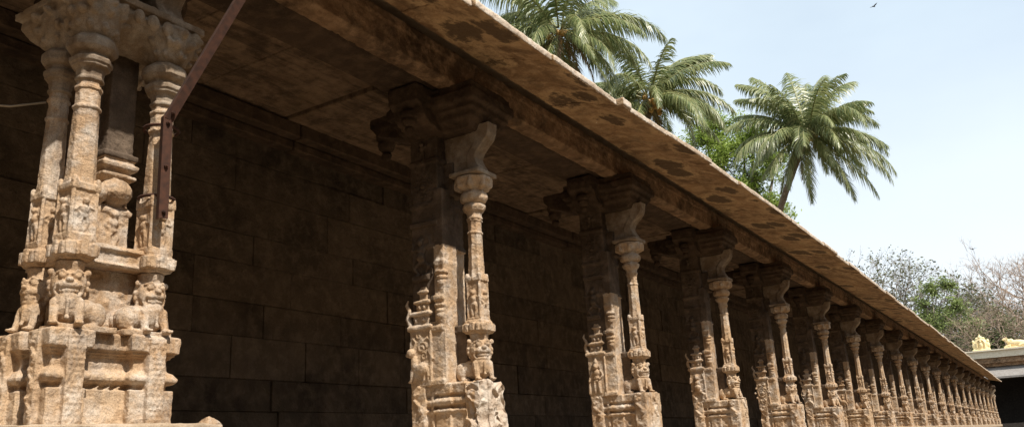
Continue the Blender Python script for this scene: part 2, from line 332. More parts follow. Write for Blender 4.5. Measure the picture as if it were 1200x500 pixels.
# ------------------------------------------------------------------ carving vocabulary
def lion(s, hx, hy, z0, z1, bd, fd, k=1.0, hk=1.0, bl=1.0):
    """crouching lion: head under the colonnette at hx,hy, body along bd, face to fd"""
    b = Vector((*bd, 0)).normalized(); f = Vector((*fd, 0)).normalized(); r = Vector((-f.y, f.x, 0)); H = z1 - z0
    Z = lambda a: Vector((0, 0, a)); P = lambda v: (v.x, v.y, v.z); an = math.atan2(f.y, f.x); q = Vector((-b.y, b.x, 0)); O = Vector((hx, hy, z0))
    s.ell(P(O + b*.085*k*bl + Z(.30*H)), (.135*k*bl, .075*k, .21*H), 14, 9, math.atan2(b.y, b.x))
    s.ell(P(O + f*.03*k + Z(.34*H)), (.078*k, .085*k, .28*H), 14, 9, an)
    for sg in (-1, 1):
        hn = O + b*.165*k*bl + q*.045*k*sg + Z(.25*H)
        s.ell(P(hn), (.062*k, .045*k, .20*H), 12, 8, math.atan2(b.y, b.x)); ft = Vector((hn.x, hn.y, z0 + .02)) - b*.03*k + q*.02*k*sg
        s.cap(P(hn - Z(.1*H)), P(ft), .03*k, .022*k); s.ell(P(ft - b*.03*k), (.038*k, .026*k, .02*k), 8, 6, math.atan2(b.y, b.x))
        sh = O + f*.055*k + r*.062*k*sg + Z(.38*H); pw = O + f*.10*k + r*.066*k*sg + Z(.02)
        s.cap(P(sh), P(pw), .033*k, .024*k); s.ell(P(pw + f*.02*k), (.038*k, .029*k, .02*k), 8, 6, an)
        for t in (-1, 0, 1): s.ell(P(pw + f*.055*k + r*.015*k*t), (.010*k, .0075*k, .011*k), 6, 5, an)
    s.tube([P(O + f*.108*k + Z(.16*H)), P(O + f*.112*k + Z(.42*H))], .011*k, 6); s.ell(P(O + f*.115*k + Z(.15*H)), (.016*k,)*3, 7, 6)
    h = O + Z(.70*H) + f*.012*k; K = k*hk
    s.ell(P(h), (.086*K, .104*K, .275*H), 16, 12, an)
    s.ell(P(h - f*.03*K - Z(.01*H)), (.04*K, .118*K, .285*H), 18, 10, an)                                  # mane disc
    s.ell(P(h + f*.066*K - Z(.055*H)), (.046*K, .070*K, .078*H), 14, 8, an)                                # upper lip
    s.ell(P(h + f*.056*K - Z(.215*H)), (.040*K, .055*K, .050*H), 12, 7, an)                                # lower jaw
    s.ell(P(h + f*.108*K + Z(.015*H)), (.020*K, .026*K, .045*H), 9, 7, an)
    for j in range(7): a = -1 + j/3; s.ell(P(h + f*(.092 - .02*a*a)*K + r*.05*a*K - Z(.145*H)), (.008*K, .0075*K, .03*H), 6, 5, an)
    for sg in (-1, 1):
        s.ell(P(h + f*.072*K + r*.042*K*sg + Z(.085*H)), (.022*K, .024*K, .058*H), 10, 8, an)
        s.tube([P(h + f*.082*K + r*.012*K*sg + Z(.10*H)), P(h + f*.086*K + r*.04*K*sg + Z(.165*H)), P(h + f*.05*K + r*.08*K*sg + Z(.13*H))], [.008*K, .011*K, .008*K], 6)
        s.ell(P(h + r*.104*K*sg + Z(.16*H) + f*.01*K), (.018*K, .022*K, .055*H), 8, 6, an)
        s.tube([P(h + f*.09*K + r*.035*K*sg - Z(.0*H)), P(h + f*.06*K + r*.072*K*sg - Z(.05*H)), P(h + f*.045*K + r*.078*K*sg - Z(.15*H)), P(h + f*.055*K + r*.06*K*sg - Z(.22*H))], .010*K, 6)
    for j in range(13):
        a = math.pi*(-.12 + 1.24*j/12); c = h + r*math.cos(a)*.112*K - Z(math.sin(a)*.27*H + .01*H) - f*.012*K
        s.ell(P(c), (.018*K, .013*K, .045*H), 7, 6, an)
    s.lathe(hx, hy, [(z0 + .84*H, .07*k), (z1 + .01, .085*k)], 10)

def fig(s, kind, cx, zb, h, put, dep=.02):
    """high relief; put(u, v, d) -> point: u across, v up, d out of the face. Sizes relative to h."""
    k = h
    def E(u, v, ru, rv, d=.0, rd=None):
        c = put(cx + u*k, zb + v*k, d); rd = rd or min(ru, rv)*.9
        p = put(cx + u*k + 1, zb + v*k, d); horiz = (abs(p[0] - c[0]) > .5)
        s.ell(c, (ru*k, rd*k, rv*k) if horiz else (rd*k, ru*k, rv*k), 9, 7)
    def T(pts, r, d=.0):
        P = [put(cx + u*k, zb + v*k, d + (rest[0]*k if rest else 0)) for u, v, *rest in pts]
        s.tube(P, [x*k for x in r] if hasattr(r, '__len__') else r*k, 6); s.ell(P[0], ((r[0] if hasattr(r, '__len__') else r)*k,)*3, 6, 5); s.ell(P[-1], ((r[-1] if hasattr(r, '__len__') else r)*k,)*3, 6, 5)
    def spiral(u, v, R0, turns, a0, sg=1, r=.018):
        T([(u + R0*(1 - .8*t/14)*math.cos(a0 + sg*turns*2*math.pi*t/14), v + R0*(1 - .8*t/14)*math.sin(a0 + sg*turns*2*math.pi*t/14)) for t in range(15)], r)
    if kind == 'guardian':
        E(0, .76, .075, .085, .02); s.tube([put(cx, zb + .80*k, 0), put(cx, zb + .90*k, .01), put(cx, zb + 1.02*k, 0)], [.08*k, .06*k, .015*k], 7)
        E(0, .58, .115, .10); E(0, .46, .085, .09); E(0, .36, .11, .07)
        for g_ in (-1, 1):
            T([(.06*g_, .34), (.075*g_, .18, .02), (.07*g_, .02)], [.06, .045, .032]); E(.10*g_, .015, .055, .025)
            T([(.13*g_, .63), (.20*g_, .50), (.10*g_ if g_ > 0 else -.22, .40 if g_ > 0 else .34, .05)], [.04, .034, .028])
            E(.11*g_, .75, .03, .05)
        T([(-.24, .02), (-.24, .40)], [.05, .025]); E(0, .43, .12, .022, .02)
    elif kind == 'dancer':
        E(.0, .80, .08, .085, .02); E(0, .88, .10, .05)
        E(0, .60, .13, .11); E(.01, .44, .13, .10, .02); E(0, .33, .14, .07)
        T([(.12, .66), (.27, .74), (.22, .92)], [.045, .04, .03]); T([(-.12, .66), (-.27, .62), (-.25, .80)], [.045, .04, .03])
        T([(.08, .30), (.22, .20, .03), (.12, .03)], [.06, .05, .035]); T([(-.08, .30), (-.20, .17, .03), (-.10, .02)], [.06, .05, .035])
        E(.17, .02, .06, .025); E(-.15, .02, .06, .025); T([(-.24, .34), (-.1, .27), (.1, .27), (.26, .36)], .018, .015)
        T([(.1, .25), (.32, .12), (.30, .0)], .02)
    elif kind == 'yali':
        E(.06, .26, .17, .13); E(-.14, .40, .09, .16); E(-.20, .60, .10, .10, .02); E(-.29, .57, .05, .045, .02)
        T([(-.16, .68), (-.10, .82), (-.20, .92)], [.04, .03, .012]); T([(-.24, .70), (-.26, .84)], [.025, .01])
        for u in (-.22, -.12, .12, .22): T([(u*.9, .24), (u, .12, .01), (u - .03, .02)], [.05, .035, .028]); E(u - .05, .015, .05, .025)
        T([(.22, .30), (.33, .46), (.22, .62), (.32, .78), (.20, .90), (.06, .82)], [.03, .03, .028, .026, .022, .015]); spiral(.05, .70, .13, 1.3, 0)
        spiral(.10, .52, .09, 1.2, 2, -1); spiral(-.02, .95, .08, 1.1, 1)
    elif kind == 'scroll':
        spiral(0, .5, .26, 2.1, 0, 1, .03); spiral(-.02, .12, .13, 1.2, 1, -1, .025); spiral(.05, .88, .12, 1.2, 3, 1, .025)
        for a in range(10): E(.33*math.cos(a*.628), .5 + .36*math.sin(a*.628), .05, .05)
        E(.0, .5, .07, .07)
    elif kind == 'archer':
        E(.05, .78, .07, .08, .02); E(.05, .88, .05, .06); E(.03, .60, .11, .11); E(0, .44, .10, .09); E(0, .34, .11, .06)
        T([(.06, .30), (.20, .18, .02), (.22, .02)], [.06, .045, .03]); T([(-.06, .30), (-.18, .20, .02), (-.26, .02)], [.06, .045, .03])
        T([(-.08, .64), (-.22, .60), (-.32, .66)], [.04, .032, .025]); T([(.12, .64), (.24, .60), (.10, .66, .04)], [.04, .032, .025])
        T([(-.24, .95), (-.35, .66), (-.24, .36)], .016)
    elif kind == 'horse':
        E(.05, .42, .20, .12); T([(-.08, .50), (-.18, .70), (-.22, .82)], [.10, .08, .05]); E(-.28, .80, .09, .045, .01); T([(-.2, .86), (-.19, .92)], .015)
        T([(-.10, .42), (-.28, .46), (-.30, .32)], [.045, .03, .022]); T([(-.08, .36), (-.24, .30), (-.22, .18)], [.045, .03, .022])
        T([(.20, .38), (.28, .20), (.20, .02)], [.06, .035, .025]); T([(.12, .34), (.12, .18), (.05, .02)], [.06, .035, .025])
        T([(.25, .46), (.36, .40), (.35, .16)], [.03, .03, .012]); E(.06, .66, .06, .10); E(.05, .82, .05, .055)
    elif kind == 'small':
        E(0, .82, .10, .10, .01); E(0, .60, .12, .15); E(0, .42, .13, .08)
        T([(-.07, .4), (-.09, .2), (-.07, .03)], [.06, .045, .035]); T([(.07, .4), (.11, .2), (.06, .03)], [.06, .045, .035])
        T([(-.13, .68), (-.24, .55), (-.1, .45)], .035); T([(.13, .68), (.25, .62), (.22, .82)], .035)
def vine(s, put, u0, v0, v1, wd, r=.013, n=3):
    """carved creeper climbing a strip"""
    H = v1 - v0; pts = []
    for i in range(n*10 + 1):
        t = i/(n*10); pts.append(put(u0 + wd*.5*math.sin(t*n*math.pi*1.0*2 + .3), v0 + H*t, 0))
    s.tube(pts, r, 6)
    for i in range(n*2):
        v = v0 + H*(i + .5)/(n*2); sg = 1 if i % 2 else -1
        s.tube([put(u0 - sg*wd*.35 + wd*.42*(1 - .09*j)*math.cos(j*.75)*sg*.8, v + wd*.45*(1 - .09*j)*math.sin(j*.75), 0) for j in range(9)], r*.85, 5)
        s.ell(put(u0 - sg*wd*.3, v, .002), (r*1.6,)*3, 6, 5)
def pot(s, cx, cy, z, k=1.0):
    s.lathe(cx, cy, [(z - .085*k, .012*k), (z - .07*k, .03*k), (z - .05*k, .028*k), (z - .03*k, .05*k), (z, .058*k), (z + .02*k, .045*k), (z + .03*k, .062*k), (z + .05*k, .065*k), (z + .055*k, .05*k), (z + .075*k, .05*k), (z + .085*k, .07*k), (z + .11*k, .072*k)], 10)
NY = lambda y0, dd=0: (lambda u, v, d: (u, y0 - d, v))          # faces toward the viewer along the row
PX = lambda x0: (lambda u, v, d: (x0 + d, u, v))               # faces the courtyard

def colonnette(s, cx, cy, zp, k=1., face=True, side=True, top=2.13, sq=1.45, pk=1., n=16, fl=.12):
    """pad, square foot, fluted shaft, neck and bell"""
    a = .078*k*pk
    s.mould(cx - a, cx + a, cy - a, cy + a, [(zp, -.035), (zp + .018, -.01), (zp + .022, .006), (zp + .035, .012), (zp + .04, .022), (zp + .095, .026), (zp + .10, .012), (zp + .125, .004), (zp + .13, -.006)])
    for i in (-1, 1):
        s.box(cx + a - .02, cx + a + .034, cy + i*.055*k - .016, cy + i*.055*k + .016, zp + .035, zp + .10); s.box(cx + i*.055*k - .016, cx + i*.055*k + .016, cy - a - .034, cy - a + .02, zp + .035, zp + .10)
    s.box(cx - .02, cx + .02, cy - a - .038, cy, zp + .04, zp + .112); s.box(cx, cx + a + .038, cy - .02, cy + .02, zp + .04, zp + .112)
    b = .070*k; z1 = zp + .12
    s.mould(cx - b, cx + b, cy - b, cy + b, [(z1, .002), (z1 + .03, .002), (z1 + .035, -.004), (sq - .05, -.008), (sq - .04, .003), (sq - .01, .003), (sq, -.008)])
    for (u, fn) in ((cy, PX(cx + b - .004)), (cx, NY(cy - b + .004))):
        if face: fig(s, 'small', u, z1 + .045, (sq - z1)*.62, fn, .0)
        for sg in (-1, 1): s.tube([fn(u + sg*b*.86, z1 + .03, .002), fn(u + sg*b*.86, sq - .05, .0)], .007, 5)
    for dx, dy in ((1, -1), (1, 1), (-1, -1)): s.ell((cx + dx*b*.86, cy + dy*b*.86, sq - .0), (.017, .017, .03), 7, 6)
    r = .070*k
    s.lathe(cx, cy, [(sq - .03, r*1.12), (sq + .03, r*1.02), (top - .31, r*.88), (top - .305, r*1.0), (top - .29, r*1.0), (top - .285, r*.86), (top - .2, r*.86), (top - .195, r*.98), (top - .18, r*.98), (top - .175, r*.84), (top - .12, r*.82)], n, flute=fl, rot=.39 if n == 8 else 0)
def bell(s, cx, cy, top, k=1.):
    """the double bulb under the plate"""
    r = .072*k
    s.lathe(cx, cy, [(top - .17, r*.8), (top - .165, r*.95), (top - .15, r*.95), (top - .145, r*.85), (top - .11, r*.92), (top - .095, r*1.05), (top - .09, r*1.25), (top - .075, r*1.25), (top - .07, r*1.38), (top - .045, r*1.40), (top - .038, r*1.12), (top - .015, r*1.12), (top - .01, r*1.45), (top + .01, r*1.66), (top + .05, r*1.66), (top + .075, r*1.35), (top + .09, r*1.1)], 8, rot=.39)
def scorbel(s, x0, y, z0, w=.072, k=1., sx=1):
    """S-shaped bracket rising outward to the beam"""
    path = [(.02, .0, .055), (.05, .035, .065), (.035, .08, .05), (.02, .13, .045), (.04, .19, .05), (.09, .24, .055), (.135, .29, .06), (.145, .34, .07), (.12, .385, .10), (.10, .43, .13)]
    lo = []
    for d, z, t in path: lo.append([(x0 + sx*(d - t)*k, y - w, z0 + z*k), (x0 + sx*(d + t)*k, y - w, z0 + z*k), (x0 + sx*(d + t)*k, y + w, z0 + z*k), (x0 + sx*(d - t)*k, y + w, z0 + z*k)])
    s.loft(lo)
    for g_ in (-.6, 0, .6): s.tube([(x0 + sx*(d + t - .004)*k, y + g_*w, z0 + z*k) for d, z, t in path], .012, 5)
    s.ell((x0 + sx*.075*k, y, z0 + .02), (.035, w*1.05, .035), 8, 6)
    # web back to the pier
    s.hexa([(x0 - .30*sx, y - w*.8, z0 - .02), (x0, y - w*.8, z0 - .02), (x0, y + w*.8, z0 - .02), (x0 - .30*sx, y + w*.8, z0 - .02)], [(x0 - .30*sx, y - w*.8, z0 + .43*k), (x0 + sx*.10, y - w*.8, z0 + .43*k), (x0 + sx*.10, y + w*.8, z0 + .43*k), (x0 - .30*sx, y + w*.8, z0 + .43*k)])
def bud(s, x, y, z, k=1.):
    s.lathe(x, y, [(z - .26*k, .012), (z - .24*k, .04*k), (z - .20*k, .055*k), (z - .17*k, .04*k), (z - .15*k, .075*k), (z - .09*k, .10*k), (z - .06*k, .08*k), (z - .05*k, .105*k), (z + .02, .11*k)], 10)
def headblock(s, zt=3.115):
    """moulded block under the beam with arms along the row and inward"""
    z0 = 2.80
    s.mould(-.50, .17, -.20, .20, [(z0 - .06, -.01), (z0, .02), (z0 + .02, .06), (z0 + .07, .07), (z0 + .085, .10), (z0 + .13, .10), (z0 + .15, .14), (z0 + .24, .145), (z0 + .25, .12), (zt, .12)])
    for sg in (-1, 1):
        pr = [(.15, 2.74), (.38, 2.79), (.47, 2.86), (.49, 2.93), (.55, 2.96), (.57, 3.05), (.57, zt - .002), (.15, zt - .002)]
        for (x0, x1) in ((-.44, -.12),):
            ring = [[(x0, sg*a, z) for a, z in pr], [(x1, sg*a, z) for a, z in pr]]; s.loft(ring)
        bud(s, -.28, sg*.46, 2.88, .7)
    pr = [(-.4, 2.78), (-.65, 2.84), (-.9, 2.92), (-1.0, 3.02), (-1.0, zt - .002), (-.4, zt - .002)]
    s.loft([[(a, -.16, z) for a, z in pr], [(a, .16, z) for a, z in pr]]); bud(s, -.92, 0, 2.97, .95)

BASEP = [(ZF - .02, .015), (.33, .015), (.345, .035), (.36, .03), (.375, -.005), (.39, -.005), (.40, .03), (.43, .04), (.455, .015), (.46, -.005), (.48, -.005), (.485, .02), (.56, .025), (.575, .01)]
def base_b(s):
    s.mould(-.46, .10, -.17, .17, BASEP)
    for x0, x1 in ((-.505, -.36), (.03, .175)):
        s.box(x0, x1, -.215, .215, ZF - .02, .57); s.box(x0 + .012, x1 - .012, -.222, .222, ZF - .02, .28)
    s.box(-.31, -.285, -.205, .205, ZF - .02, .57); s.mould(-.25, -.13, -.19, .19, BASEP)
    for u in (-.432, .10): vine(s, NY(-.218), u, .29, .56, .10, .014, 1)
    s.box(.12, .195, -.10, .10, ZF - .02, .575); vine(s, PX(.197), 0, .28, .56, .10, .012, 2)
def pier_b(s, top=2.78):
    s.box(-.49, -.195, -.19, .19, .55, top); s.box(-.24, -.145, -.200, .0, .55, 2.25)
    s.mould(-.235, -.155, -.195, -.02, [(1.55, 0), (1.565, .012), (1.60, .016), (1.63, .0), (1.66, -.01)])
    s.mould(-.30, -.175, -.205, .05, [(.56, .02), (.60, .02), (.62, 0), (1.0, 0), (1.01, .012), (1.04, .014), (1.055, 0)])
    pot(s, -.185, -.18, 1.42, .85); pot(s, -.195, -.19, 1.14, .8)
    s.mould(-.27, -.165, -.20, -.06, [(1.26, 0), (1.265, .012), (1.30, .014), (1.31, 0)])
    for z in (1.72, 2.1, 2.5): s.mould(-.49, -.195, -.19, .19, [(z, 0), (z + .01, .012), (z + .04, .012), (z + .05, 0)])
def niche_b(s):
    s.box(-.505, -.28, -.215, -.12, .56, 1.03)
    s.mould(-.505, -.29, -.215, -.13, [(1.02, .0), (1.035, .018), (1.06, .02), (1.075, 0)])
    s.mould(-.47, -.31, -.21, -.13, [(1.07, 0), (1.15, 0), (1.155, .022), (1.175, .026), (1.19, .006)])
    s.mould(-.44, -.31, -.205, -.13, [(1.185, 0), (1.25, 0), (1.255, .02), (1.275, .022), (1.285, 0)])
    s.mould(-.41, -.33, -.20, -.13, [(1.28, 0), (1.34, 0), (1.345, .015), (1.36, .016), (1.37, 0), (1.44, -.02)])
    s.tube([(-.50, -.20, 1.06), (-.53, -.205, 1.14), (-.51, -.205, 1.20), (-.545, -.205, 1.26), (-.53, -.2, 1.30)], [.025, .024, .02, .016, .008], 6)
    for u, v in ((-.44, 1.115), (-.36, 1.115), (-.40, 1.22), (-.35, 1.22)): s.ell((u, -.215, v), (.014, .012, .02), 6, 5)
    s.box(-.30, -.285, -.225, -.12, .56, 1.02)
def upper_fig(s):
    fig(s, 'dancer', -.38, 1.50, .36, NY(-.195)); s.box(-.475, -.30, -.22, -.17, 1.45, 1.50); fig(s, 'scroll', -.35, 2.17, .26, NY(-.193)); s.box(-.49, -.2, -.21, -.17, 1.93, 1.97); fig(s, 'small', -.35, 2.53, .2, NY(-.195))
def brokenf(co, seed):
    m = np.clip((co[:, 0] - .02)/.03, 0, 1)
    return m*(.006 + .06*np.abs(fbm(co, 6, 3, 77)) + .03*np.clip(fbm(co, 3, 2, 5), -1, 1))

MP = {}
def proto(key, fn, name, mat, **kw):
    s = S(ZF); fn(s); o = s.build(name, M[mat], None, **kw)
    if key == 'base_broken':
        o.data.materials.append(M['fresh'])
        for pl in o.data.polygons:
            if pl.center.x > .13 or (pl.center.x > .05 and pl.normal.x > .3): pl.material_index = 1
    if key == 'pier':  # sunlit strip and foot take the bright tone, shaded upper pier stays painted dark
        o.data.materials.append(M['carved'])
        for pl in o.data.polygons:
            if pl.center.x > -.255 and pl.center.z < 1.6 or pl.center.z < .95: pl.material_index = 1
    MP[key] = o.data; bpy.data.objects.remove(o)
proto('base', base_b, 'base', 'carved', seed=3, ero=(.0045, 26), wob=(.006, 4))
proto('base_broken', base_b, 'base', 'carved', seed=5, chip=brokenf)
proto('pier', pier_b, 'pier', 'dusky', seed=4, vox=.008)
def _n(kind):
    def f(s): niche_b(s); fig(s, kind, -.405, .60, .40, NY(-.215))
    return f
for kd in ('yali', 'guardian', 'dancer', 'scroll', 'archer', 'horse'): proto('niche_' + kd, _n(kd), 'niche_relief', 'carved', vox=.0055, ero=(.0015, 40), wob=(.003, 6), seed=hash(kd[0]) % 7)
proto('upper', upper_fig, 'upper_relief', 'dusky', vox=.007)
def _web(s):
    s.box(-.24, -.04, -.045, .045, .56, .98); s.mould(-.22, 0, -.06, .06, [(.98, 0), (.99, .01), (1.04, .01), (1.05, 0)]); s.box(-.24, -.10, -.09, .09, 2.2, 2.5)
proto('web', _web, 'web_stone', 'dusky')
def _lionb(s): lion(s, .055, 0, .565, .955, (-1, 0), (.8, -.6), .95)
proto('lion', _lionb, 'lion', 'carved', vox=.0055, ero=(.0015, 40), wob=(.003, 6))
proto('shaft', lambda s: colonnette(s, .055, 0, .945), 'colonnette', 'carved', vox=.0055, ero=(.002, 55), wob=(.004, 5))
proto('shaft_b', lambda s: colonnette(s, .055, 0, .945, .96, sq=1.36, top=2.14), 'colonnette', 'carved', vox=.0055, ero=(.002, 55), wob=(.006, 4), seed=17)
proto('lion_b', lambda s: lion(s, .055, 0, .565, .955, (-1, 0), (.98, -.2), .92, 1.05), 'lion', 'carved', vox=.0055, ero=(.003, 40), wob=(.005, 6), seed=19)
proto('base_b', base_b, 'base', 'carved', seed=23, ero=(.006, 22), wob=(.008, 4), chip=lambda co, sd: .05*np.clip(fbm(co, 5, 3, 91) - .35, 0, 1))
def _cap(s):
    bell(s, .055, 0, 2.12, 1.05)
    s.lathe(.055, 0, [(2.20, .06), (2.22, .11), (2.235, .12), (2.24, .135), (2.29, .155), (2.30, .17), (2.325, .17), (2.335, .14)], 8, rot=math.pi/8)
    for i in range(8): a = i*math.pi/4 + .39; s.tube([(.055 + .10*math.cos(a), .10*math.sin(a), 2.22), (.055 + .15*math.cos(a), .15*math.sin(a), 2.25), (.055 + .165*math.cos(a), .165*math.sin(a), 2.30)], [.02, .026, .014], 6)
    s.box(-.25, .05, -.07, .07, 2.24, 2.33)
proto('cap', _cap, 'capital', 'carved', vox=.008)
def _plate(s):
    s.box(-.10, .21, -.15, .15, 2.335, 2.375); scorbel(s, .06, 0, 2.37)
proto('bracket', _plate, 'scroll_bracket', 'grey', vox=.008)
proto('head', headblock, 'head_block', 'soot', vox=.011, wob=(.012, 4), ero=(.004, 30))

ORD = ['', 'second', 'third', 'fourth', 'fifth', 'sixth', 'seventh', 'eighth', 'ninth', 'tenth', 'eleventh', 'twelfth', 'thirteenth', 'fourteenth', 'fifteenth', 'sixteenth', 'seventeenth', 'eighteenth', 'nineteenth', 'twentieth', 'twenty-first', 'twenty-second']
RT = {'yali': 'a horned beast', 'guardian': 'a standing guardian in a tall crown', 'dancer': 'a stout dancing figure with raised arms', 'scroll': 'a round scroll medallion', 'archer': 'an archer', 'horse': 'a rearing horse'}
KINDS = ['yali', 'guardian', 'dancer', 'scroll', 'archer', 'horse']
for k in range(0, NP):
    p = empty('carved_pillar', (-4, PY(k), ZF)); kd = KINDS[k] if k < 6 else KINDS[(k*5 + 1) % 6]
    if k == 0: lab = 'carved pillar with a broken pale front block, second from the left, horned beast relief'
    elif k < 6: lab = 'carved pillar with relief of %s, %s from the left' % (RT[kd], ORD[k + 1])
    elif k < NP - 1: lab = 'small distant carved pillar, %s in the row counting from the left' % ORD[k + 1]
    else: lab = 'last and farthest carved pillar of the row, next to the dark hall'
    tag(p, lab, 'pillar', 'carved pillars holding up the eave')
    rr = random.Random(k)
    for key in (('base' if k % 3 else 'base_b') if k else 'base_broken', 'pier', 'niche_' + kd, 'upper', 'web', 'lion' if k % 3 != 2 else 'lion_b', 'shaft' if k % 2 == 0 or k == 1 else 'shaft_b', 'cap', 'bracket', 'head'):
        o = bpy.data.objects.new(MP[key].name.split('.')[0], MP[key]); C.objects.link(o); o.parent = p
        o.location = (0, 0, 0)
        if k and key in ('lion', 'shaft', 'niche_' + kd): o.scale = (1, 1, 1)
        if k and key in ('lion',): o.location = (rr.uniform(-.01, .01), rr.uniform(-.01, .01), 0)
    p.rotation_euler = (0, 0, R(rr.uniform(-1.5, 1.5)))

# ------------------------------------------------------------------ the big cluster pillar at the left
P1 = empty('cluster_pillar', (-4, 2.48, ZF)); tag(P1, 'large pillar of clustered colonnettes over two crouching lions, nearest at the left', 'pillar')
Z1 = .68
def prof1(o):
    b = ZF - .02
    return [(b, .015 + o), (.40, .015 + o), (.403, -.012 + o), (.425, -.012 + o), (.43, .012 + o), (.445, .028 + o), (.46, .030 + o), (.485, .012 + o), (.50, -.012 + o), (.56, -.014 + o), (.563, .0 + o), (.573, .0 + o), (.576, .014 + o), (.588, .014 + o), (.591, .03 + o), (.67, .034 + o), (Z1, .02 + o)]
s = S(ZF)
s.mould(-.42, .05, -.26, .26, prof1(0))
for (x0, x1, y0, y1) in ((-.02, .10, -.33, -.17), (-.02, .10, .09, .31), (-.30, -.14, -.34, -.17), (-.45, -.28, .12, .31)):
    s.mould(x0, x1, y0, y1, prof1(0))
s.box(-.02, .145, -.275, -.185, ZF - .02, .672); s.box(-.02, .145, .155, .25, ZF - .02, .665)
s.box(-.25, -.19, -.385, -.2, ZF - .02, .66); s.box(.0, .06, -.375, -.2, ZF - .02, .66)
for yc in (-.23, .2025):
    for i in range(16):                                  # tiny diaper carving on the upright bands
        z = .25 + .026*i
        for t in (-1, 0, 1): s.ell((.146, yc + t*.026 + (.013 if i % 2 else 0), z), (.0035, .008, .008), 6, 4)
vine(s, NY(-.377), .03, .26, .64, .04, .008, 3); vine(s, NY(-.387), -.22, .26, .64, .04, .008, 3)
for yc in (-.06, .0, .05):
    vine(s, PX(.052), yc, .30, .42, .05, .007, 1)
s.build('base', M['carved'], P1, vox=.0045, ero=(.002, 45), wob=(.003, 4), seed=21)
s = S(ZF); lion(s, .03, -.24, Z1, 1.005, (-.1, 1), (1, -.5), .84, .92, 1.0); s.box(-.05, .12, -.32, -.02, Z1 - .01, Z1 + .02)
s.build('lion', M['carved'], P1, vox=.0045, ero=(.001, 50), wob=(.002, 6), seed=2)
s = S(ZF); lion(s, .03, .205, Z1, 1.005, (-.1, -1), (1, -.1), .84, .88, 1.0); s.box(-.05, .12, .02, .29, Z1 - .01, Z1 + .02)
s.build('lion', M['carved'], P1, vox=.0045, ero=(.001, 50), wob=(.002, 6), seed=8)
s = S(ZF); lion(s, -.22, -.25, Z1, 1.005, (-1, .3), (.3, -1), .72)
s.build('lion', M['carved'], P1, vox=.0055, ero=(.0015, 50), wob=(.003, 6), seed=3)
for cx, cy, fc in ((.035, -.235, True), (.035, .205, True), (-.225, -.245, True)):
    kk = 1.02 if cx > 0 else .86; s = S(ZF); colonnette(s, cx, cy, 1.0, kk, top=2.13, sq=1.42, pk=.80, n=8, fl=0)
    s.build('colonnette', M['carved'], P1, vox=.0045, ero=(.0012, 50), wob=(.0018, 5), seed=int(40 + cy*50))
    s = S(ZF); bell(s, cx, cy, 2.15, kk*1.05); s.build('capital', M['grey'], P1, vox=.0045, ero=(.0012, 40), wob=(.001, 5), seed=6, smooth=0)
s = S(ZF)                                               # core pier with pot and tiers between the colonnettes
s.box(-.46, -.16, -.08, .16, Z1 - .03, 2.78)
s.mould(-.16, -.085, -.05, .13, [(1.12, 0), (1.34, 0)]); s.mould(-.16, -.09, -.05, .13, [(1.34, 0), (1.35, .012), (1.37, .014), (1.385, 0), (1.40, -.01)])
s.ell((-.10, .04, 1.47), (.085, .095, .075)); s.mould(-.17, -.085, -.04, .12, [(1.52, -.02), (1.54, 0), (1.555, .02), (1.57, .02), (1.575, .0), (1.60, .0), (1.605, .024), (1.63, .028), (1.64, .008), (1.66, .008), (1.665, .022), (1.69, .022), (1.70, 0), (2.3, 0)])
fig(s, 'small', .04, 1.16, .22, PX(-.085)); s.box(-.16, -.06, -.13, -.05, 1.10, 1.48); s.ell((-.07, -.07, 1.44), (.05, .05, .06))
s.box(-.2, -.03, -.2, .2, Z1 - .02, 1.02)
fig(s, 'scroll', .0, .72, .26, PX(-.035)); vine(s, PX(-.16), .14, 1.1, 2.1, .03, .007, 6)
o = s.build('pier', M['dusky'], P1, vox=.006, seed=12); o.data.materials.append(M['carved'])  # shade painted in: bright stone below the eave's shadow line, darkened above
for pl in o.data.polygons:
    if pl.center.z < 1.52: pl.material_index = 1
s = S(ZF); s.mould(-.02, .05, -.2, .2, [(1.02, 0), (1.035, .012), (1.05, 0), (1.10, 0), (1.11, .02), (1.13, .012), (1.135, 0)]); s.mould(-.38, -.33, -.2, .2, [(1.02, 0), (1.1, .01), (1.13, 0)])
s.mould(-.35, .0, -.26, -.21, [(1.02, 0), (1.10, .0), (1.13, .01)])
s.build('tie_beam', M['carved'], P1, vox=.006, seed=13)
s = S(ZF)                                               # leafy slab over the three bells
s.mould(-.46, .10, -.32, .30, [(2.27, -.12), (2.30, -.06), (2.36, .0), (2.42, .035), (2.46, .035)])
rr = random.Random(9)
for cx, cy in ((.04, -.235), (.04, .205), (-.22, -.235), (-.37, .2)):
    s.lathe(cx, cy, [(2.22, .07), (2.25, .10), (2.30, .125), (2.36, .145), (2.42, .15), (2.46, .12)], 12)
    for i in range(11):
        a = i*math.pi/5.5 + rr.uniform(-.1, .1)
        for q2, zz, sz in ((.105, 2.275, .8), (.14, 2.345, .95), (.16, 2.41, .8)):
            a2 = a + rr.uniform(-.2, .2); s.ell((cx + q2*math.cos(a2), cy + q2*math.sin(a2), zz + rr.uniform(-.012, .012)), (.045*sz*rr.uniform(.7, 1.1), .024*sz, .03*sz), 8, 6, a2 + rr.uniform(-.5, .5))
for yy in (-.33, .28):
    pass
for i in range(8): s.ell((.17, -.34 + .09*i, 2.40), (.03, .035, .045), 8, 6)
s.box(-.5, .165, -.39, .36, 2.462, 2.50)
s.build('leafy_slab', M['grey'], P1, vox=.006, ero=(.003, 35), wob=(.01, 5), seed=14)
s = S(ZF); scorbel(s, .04, .16, 2.49, .085, .8); s.build('scroll_bracket', M['grey'], P1, vox=.007, seed=15)
s = S(ZF); scorbel(s, .0, -.24, 2.49, .07, .8); s.build('scroll_bracket', M['grey'], P1, vox=.008, seed=16)
